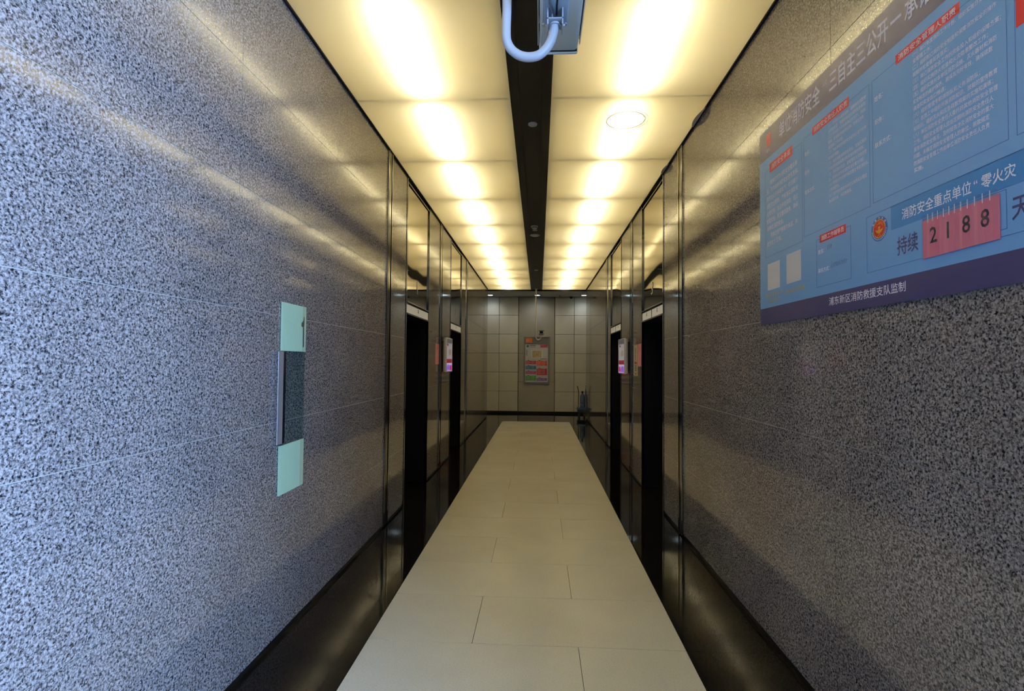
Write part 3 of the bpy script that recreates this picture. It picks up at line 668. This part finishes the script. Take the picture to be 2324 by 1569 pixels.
for (u0, v0, u1, v1, s, m0, h) in ((0.136, 2.703, 0.407, 2.756, '消防安全承诺', 0.022, 0.030), (0.610, 2.716, 0.914, 2.756, '消防安全责任人职责', 0.012, 0.025), (1.211, 2.722, 1.510, 2.758, '消防安全管理人职责', 0.014, 0.023), (0.669, 2.174, 0.882, 2.211, '消防工作辅导员', 0.014, 0.023), (1.78, 2.722, 2.10, 2.758, '', 0, 0)):
    lb = bp.rect(u0, v0, u1, v1, D, d1).build('heading_label', redp, bd)
    if s: lines_of(bp, 'heading_text', white_i, lb, [(s, u0 + m0, (v0 + v1) / 2 - h / 2, u1 - u0 - 2 * m0)], d2, h, 0.010)
A = ['我单位作为消防安全重点单', '位，作为自身消防安全责任主体，', '现作出公开承诺如下：依法履行', '消防安全职责，严格落实消防安', '全责任制，自主评估风险，自主', '检查安全，自主整改隐患，确保', '本单位消防安全。', '我单位将严格恪守承诺，并', '接受社会监督。']
ln = []
for i, s in enumerate(A):
    v = 2.632 - i * 0.0438; cw = 0.0262; ind = 0.046 if i in (0, 7) else 0.0
    ln.append((s, 0.098 + ind, v, min(len(s) * cw, 0.372)))
lines_of(bp, 'pledge_text', white_i, bd, ln, d1, 0.0265, 0.006)
Bt = ['（一）贯彻执行消防法规，保障单位消防安', '全符合规定，掌握本单位的消防安全情况；', '（二）将消防工作与本单位的生产、科研、', '经营、管理等活动统筹安排，批准实施年', '度消防工作计划；', '（三）为本单位的消防安全提供必要的经费', '和组织保障；', '（四）确定逐级消防安全责任，批准实施消', '防安全制度和保障消防安全的操作规程；', '（五）组织防火检查，督促落实火灾隐患整', '改，及时处理涉及消防安全的重大问题；', '（六）根据消防法规的规定建立专职消防队、', '义务消防队；', '（七）组织制定符合本单位实际的灭火和应', '急疏散预案，并实施演练。']
lines_of(bp, 'duty_text', white_i, bd, [(s, 0.752, 2.688 - i * 0.0249, len(s) * 0.0147) for i, s in enumerate(Bt)], d1, 0.0158, 0.004)
Ct = ['（一）拟订年度消防工作计划，组织实施日常消防安', '全管理工作；', '（二）组织制订消防安全制度和保障消防安全的操作', '规程并检查督促其落实；', '（三）拟订消防安全工作的资金投入和组织保障方案；', '（四）组织实施防火检查和火灾隐患整改工作；', '（五）组织实施对本单位消防设施、灭火器材和消防', '安全标志的维护保养，确保其完好有效，确保疏散', '通道和安全出口畅通；', '（六）组织管理专职消防队和义务消防队；', '（七）在员工中组织开展消防知识、技能的宣传教育', '和培训，组织灭火和应急疏散预案的实施和演练；', '（八）单位消防安全责任人委托的其他消防安全管理', '工作。消防安全管理人应当定期向消防安全责任人', '报告消防安全情况，及时报告涉及消防安全的重大', '问题。未确定消防安全管理人的单位，前款规定', '的消防安全管理工作由单位消防安全责任人负责', '实施。']
lines_of(bp, 'duty_text', white_i, bd, [(s, 1.300, 2.700 - i * 0.0246, len(s) * 0.0149) for i, s in enumerate(Ct)], d1, 0.0155, 0.004)
lines_of(bp, 'field_text', white_i, bd, [('姓名：', 0.536, 2.640, 0.052), ('职务：', 0.536, 2.544, 0.052), ('联系方式：', 0.536, 2.446, 0.096),
         ('姓名：', 1.086, 2.642, 0.052), ('职务：', 1.086, 2.549, 0.052), ('联系方式：', 1.086, 2.456, 0.096),
         ('姓名：', 0.656, 2.122, 0.054), ('联系方式：', 0.656, 2.032, 0.096)], d1, 0.0200, 0.004)
# handwriting left as faint strokes
random.seed(3)
for (u, v, n_) in ((0.735, 2.130, 3), (0.765, 2.040, 10)):
    hw = MB()
    for k in range(n_):
        a = u + k * 0.0125; bp.poly([(a, v), (a + 0.002, v), (a + 0.007 + random.random() * 0.004, v + 0.017 + random.random() * 0.01), (a + 0.005, v + 0.018)], D, d1, hw)
    hw.build('handwriting', line_i, bd)
# blank code cards and their captions
for u0, u1, v0, v1 in ((0.103, 0.256, 2.024, 2.176), (0.335, 0.490, 2.028, 2.185)):
    bp.rect(u0, v0, u1, v1, D, d1).build('white_card', bm_('card', (212, 208, 208), 0.5), bd)
lines_of(bp, 'caption_text', bm_('gold', (188, 165, 60), 0.5), bd, [('扫码关注浦东119', 0.074, 1.984, 0.216), ('微信公众号', 0.112, 1.950, 0.140), ('扫码举报火灾隐患', 0.306, 1.976, 0.222)], d1, 0.0225, 0.003)
# lower right panel
az = bp.rect(1.174, 2.108, 2.20, 2.198, D, d1).build('azure_strip', azure, bd)
lines_of(bp, 'strip_text', white_i, az, [('消防安全重点单位', 1.234, 2.130, 0.310), ('“', 1.553, 2.130, 0.014), ('零火灾', 1.580, 2.130, 0.116)], d2, 0.040, 0.010)
lines_of(bp, 'count_text', navy_i, bd, [('持续', 1.206, 2.004, 0.108), ('天', 1.680, 2.008, 0.056)], d1, 0.066, 0.012)
bp.outline(1.338, 1.990, 1.664, 2.104, 0.0016, D - 0.0002, d1).build('count_outline', line_i, bd)
lines_of(bp, 'footer_text', white_i, bd, [('浦东新区消防救援支队监制', 0.745, 1.868, 0.503)], d1, 0.036, 0.004)
# round fire service emblem
em_ = bp.disc(1.105, 2.132, 0.049, D, d1, n=40).build('emblem', bm_('emblem_blue', (38, 86, 150)), bd)
bp.disc(1.105, 2.132, 0.0365, d1, d1 + 0.0002, n=36).build('emblem_rim', bm_('emblem_gold', (222, 150, 48)), em_)
bp.disc(1.105, 2.132, 0.0335, d1 + 0.0002, d1 + 0.0004, n=36).build('emblem_field', bm_('emblem_red', (190, 45, 32)), em_)
gd = bm_('emblem_gold', (222, 150, 48)); mb = MB()
def star(cu, cv, r, mb):
    bp.poly([(cu + (r if k % 2 == 0 else r * 0.42) * math.sin(math.pi * k / 5), cv + (r if k % 2 == 0 else r * 0.42) * math.cos(math.pi * k / 5)) for k in range(10)], d1 + 0.0004, d1 + 0.0007, mb)
star(1.105, 2.153, 0.0070, mb)
for a in (-1.0, -0.55, 0.55, 1.0): star(1.105 + 0.022 * math.sin(a), 2.134 + 0.020 * math.cos(a), 0.0032, mb)
bp.poly([(1.080, 2.131), (1.096, 2.127), (1.105, 2.133), (1.114, 2.127), (1.130, 2.131), (1.120, 2.119), (1.105, 2.113), (1.090, 2.119)], d1 + 0.0004, d1 + 0.0007, mb)
bp.rect(1.0985, 2.133, 1.1115, 2.141, d1 + 0.0004, d1 + 0.0007, mb)
for a in (-0.5, 0.0, 0.5): bp.poly([(1.105 + 0.024 * math.sin(a) * 0.4 - 0.001, 2.111), (1.105 + 0.024 * math.sin(a) * 0.4 + 0.001, 2.111), (1.105 + 0.024 * math.sin(a) + 0.0014, 2.104 - 0.004 * math.cos(a)), (1.105 + 0.024 * math.sin(a) - 0.0014, 2.104 - 0.004 * math.cos(a))], d1 + 0.0004, d1 + 0.0007, mb)
mb.build('emblem_device', gd, em_)
mb = MB()
for i in range(5):
    a = math.radians(-58 + i * 29); cu, cv = 1.105 + 0.0425 * math.sin(a), 2.132 + 0.0425 * math.cos(a); bp.text([('中国消防救'[i], cu - 0.004, cv - 0.004, 0.008)], d1 + 0.0003, 0.008, 0.01, mb)
mb.build('emblem_letters', white_i, em_)
mb = MB()
for i in range(16):
    a = math.radians(100 + i * 10.6); cu, cv = 1.105 + 0.0425 * math.sin(a), 2.132 + 0.0425 * math.cos(a); bp.rect(cu - 0.0014, cv - 0.002, cu + 0.0014, cv + 0.002, d1 + 0.0001, d1 + 0.0003, mb)
mb.build('emblem_ticks', white_i, em_)
# red label at the far right of the board, mostly outside the picture
bp.rect(1.704, 2.545, 1.90, 2.66, D, d1).build('red_panel', redp, bd)
# pink day counter in a clear sleeve fixed over the board
dc = thing('day_counter', (XR - D, 1.72, 1.966), 'pink card reading 2188 in a clear sleeve fixed over the blue board', 'counter card')
bp.rect(1.341, 1.966, 1.644, 2.097, D + 0.001, D + 0.004).build('card', mat('counter_pink', srgb(222, 118, 140), 0.5), dc)
for ch, u in zip('2188', (1.375, 1.443, 1.511, 1.580)): bp.text([(ch, u + (0.006 if ch == '1' else 0), 2.012, None if ch == '1' else 0.031)], D + 0.0045, 0.055, 0.012).build('digit', mat('counter_ink', (0.02, 0.016, 0.03), 0.5), dc)
sleeve = bpy.data.materials.new('clear_vinyl'); sleeve.use_nodes = True; _nt = sleeve.node_tree; _nt.nodes.clear()
_o = N(sleeve, 'ShaderNodeOutputMaterial'); _t = N(sleeve, 'ShaderNodeBsdfTransparent'); _t.inputs[0].default_value = (0.96, 0.96, 0.97, 1); _g = N(sleeve, 'ShaderNodeBsdfGlossy', Roughness=0.18); _m = N(sleeve, 'ShaderNodeMixShader', Fac=0.10)
L(sleeve, _t, 0, _m, 1); L(sleeve, _g, 0, _m, 2); L(sleeve, _m, 0, _o, 0)
mb = MB(); ns = 72; R_ = []
for k in range(ns + 1):
    u = 1.340 + 0.306 * k / ns; dd = D + 0.0068 + 0.0016 * math.sin(k * 0.95) + 0.0008 * math.sin(k * 2.3)
    R_.append([mb.bm.verts.new(bp.f(u, v, dd)) for v in (1.964, 2.03, 2.104, 2.116)])
for a, b in zip(R_, R_[1:]):
    for k in range(3): mb.bm.faces.new((a[k], b[k], b[k + 1], a[k + 1]))
mb.build('clear_sleeve', sleeve, dc, smooth=True)
mb = MB()
for u in (1.372, 1.393, 1.416, 1.441, 1.464, 1.487, 1.512, 1.537, 1.564, 1.592, 1.618): bp.rect(u, 2.085, u + 0.0022, 2.114, D + 0.0085, D + 0.0095, mb)
mb.build('sleeve_creases', mat('vinyl_crease', (0.75, 0.72, 0.74), 0.3), dc)

# ------------------------------------------------------------------ directory board on the end wall
db = thing('directory_board', (-0.07, BACK, 0.915), 'grey-framed directory poster with coloured blocks at the far end', 'directory board')
q = Plane((0, BACK + 0.018, 0), (1, 0, 0), (0, 0, 1), (0, -1, 0))
frame_m = mat('grey_anodised', (0.17, 0.17, 0.185), 0.35, 0.6)
q.rect(-0.465, 0.915, 0.329, 2.372, 0.0, 0.045).build('back_box', mat('grey_frame', (0.10, 0.10, 0.105), 0.45), db)
mb = MB()
for a in ((-0.465, 0.915, -0.425, 2.372), (0.289, 0.915, 0.329, 2.372), (-0.425, 0.915, 0.289, 0.965), (-0.425, 2.155, 0.289, 2.170), (-0.425, 2.355, 0.289, 2.372)): q.rect(*a, 0.045, 0.060, mb)
mb.build('frame', frame_m, db)
og = q.rect(-0.408, 2.190, -0.203, 2.338, 0.045, 0.050).build('orange_plate', mat('orange_plate', srgb(205, 110, 50), 0.4), db)
q.ring(-0.345, 2.262, 0.026, 0.034, 0.050, 0.052, 20).build('ring_symbol', mat('pale_orange', srgb(240, 190, 150), 0.5), og)
U = lambda z: -0.416 + (z - 345) / 520 * 0.691
V = lambda z: 2.136 - (z - 445) / 890 * 1.16
pst = q.rect(-0.420, 0.970, 0.284, 2.150, 0.045, 0.048).build('poster', mat('poster_paper', srgb(205, 203, 205), 0.5), db)
def pr(name, x0, y0, x1, y1, col, k=0): return q.rect(U(x0), V(y1), U(x1), V(y0), 0.048, 0.0488 + 0.0004 * k).build(name, mat('print_%d_%d_%d' % col, srgb(*col), 0.5), pst)
for i, (x0, y0, x1, y1, col) in enumerate(((357, 832, 594, 912, (196, 38, 66)), (610, 832, 850, 948, (224, 72, 42)), (357, 952, 594, 1035, (22, 116, 180)), (357, 1080, 594, 1143, (196, 42, 138)), (610, 1018, 850, 1170, (178, 28, 56)), (357, 1190, 594, 1303, (46, 140, 50)), (612, 1240, 850, 1305, (110, 70, 160)))):
    pr('colour_block', x0, y0, x1, y1, col); pr('block_tab', x0 + 45, y0 - 16, x0 + 82, y0, (90, 60, 70))
    mb = MB()
    for r_ in range(int((y1 - y0) / 22)): q.rect(U(x0 + 12), V(y0 + 16 + r_ * 22), U(x0 + 90 + (r_ * 37) % 70), V(y0 + 11 + r_ * 22), 0.0488, 0.0492, mb); q.rect(U(x0 + 130), V(y0 + 16 + r_ * 22), U(x0 + 200), V(y0 + 11 + r_ * 22), 0.0488, 0.0492, mb)
    mb.build('print_lines', mat('poster_white_ink', srgb(225, 205, 210), 0.5), pst)
pr('heading_block', 692, 457, 862, 515, (186, 36, 96)); pr('map_frame', 485, 572, 748, 768, (232, 230, 224)); pr('map', 505, 590, 722, 757, (190, 172, 132), 1)
q.disc((U(370) + U(430)) / 2, V(487), 0.040, 0.048, 0.0488, n=24).build('globe_mark', mat('globe_blue', srgb(28, 108, 150), 0.4), pst)
mb = MB()
for k in range(5): q.rect(U(455 + k * 27), V(482), U(475 + k * 27), V(458), 0.048, 0.0486, mb)
q.rect(U(455), V(512), U(585), V(502), 0.048, 0.0486, mb)
for k in range(9): q.rect(U(360), V(575 + k * 17), U(385 + (k * 13) % 30), V(568 + k * 17), 0.048, 0.0486, mb)
q.rect(U(700), V(792), U(845), V(780), 0.048, 0.0486, mb)
mb.build('small_print', mat('poster_ink', srgb(70, 75, 85), 0.5), pst)
mb = MB(); random.seed(11)
for k in range(26):
    a, b = 515 + random.random() * 185, 605 + random.random() * 130; q.rect(U(a), V(b + 10), U(a + 8 + random.random() * 12), V(b), 0.0492, 0.0496, mb)
mb.build('map_marks', mat('map_brown', srgb(150, 85, 50), 0.5), pst)

# ------------------------------------------------------------------ hand trolley with a water bottle by the far corner
YT = 15.62
tr = thing('hand_trolley', (1.28, YT, 0), 'blue-based hand trolley with two tall handles in the far right corner', 'trolley')
blue_met = mat('blue_enamel', srgb(48, 74, 120), 0.4); brownp = mat('dull_bronze_tube', srgb(92, 80, 58), 0.4)
bxm = MB().box(1.135, YT - 0.17, 0.20, 1.400, YT + 0.17, 0.262, bev=0.012, seg=2); bxm.build('platform', blue_met, tr, smooth=True)
MB().box(1.150, YT - 0.155, 0.12, 1.385, YT + 0.155, 0.199, bev=0.006).build('lower_tray', rubber, tr)
MB().tube([(1.185, YT, 0.262), (1.180, YT, 0.45), (1.184, YT, 0.70), (1.168, YT, 0.80), (1.142, YT, 0.895)], 0.014, 10).build('handle', brownp, tr, smooth=True)
MB().tube([(1.378, YT + 0.05, 0.262), (1.380, YT + 0.05, 0.55), (1.384, YT + 0.05, 0.74), (1.400, YT + 0.05, 0.83), (1.402, YT + 0.05, 0.885), (1.372, YT + 0.05, 0.900)], 0.012, 10).build('handle', blue_met, tr, smooth=True)
MB().tube([(1.150, YT - 0.15, 0.262), (1.140, YT - 0.15, 0.31), (1.155, YT - 0.15, 0.35), (1.180, YT - 0.15, 0.345), (1.185, YT - 0.15, 0.262)], 0.007, 8).build('guard_loop', grey_pl, tr, smooth=True)
for wx, wy in ((1.20, -0.12), (1.35, -0.12), (1.20, 0.12), (1.35, 0.12)):
    wh = MB().cyl((wx - 0.018, YT + wy, 0.052), (wx + 0.018, YT + wy, 0.052), 0.052, 20).build('wheel', mat('grey_blue_tyre', srgb(50, 58, 78), 0.5), tr, smooth=True)
    MB().cyl((wx - 0.020, YT + wy, 0.052), (wx + 0.020, YT + wy, 0.052), 0.022, 12).build('hub', grey_pl, wh)
    bx(wx - 0.022, YT + wy - 0.018, 0.052, wx - 0.019, YT + wy + 0.018, 0.121).build('fork', rubber, tr)
bt = thing('water_bottle', (1.285, YT - 0.02, 0.262), 'tall translucent blue bottle with a dark red band standing on the trolley', 'bottle')
bb_ = (1.292, YT - 0.02, 0.2625)
bot_m = mat('blue_translucent_plastic', srgb(86, 108, 140), 0.18, alpha=1.0)
MB().lathe([(0.060, 0.0), (0.068, 0.006), (0.070, 0.02), (0.070, 0.105), (0.066, 0.115), (0.066, 0.125), (0.070, 0.135), (0.070, 0.30), (0.066, 0.345), (0.048, 0.385), (0.026, 0.405), (0.024, 0.43)], bb_).build('body', bot_m, bt, smooth=True)
MB().lathe([(0.0712, 0.122), (0.0712, 0.150)], bb_).build('band', mat('dark_red_band', srgb(90, 28, 50), 0.4), bt, smooth=True)
MB().lathe([(0.030, 0.425), (0.032, 0.43), (0.032, 0.475), (0.018, 0.485)], bb_).build('cap', mat('navy_cap', srgb(30, 36, 60), 0.4), bt, smooth=True)

bpy.data.objects.remove(_to, do_unlink=True); bpy.data.curves.remove(_tc)
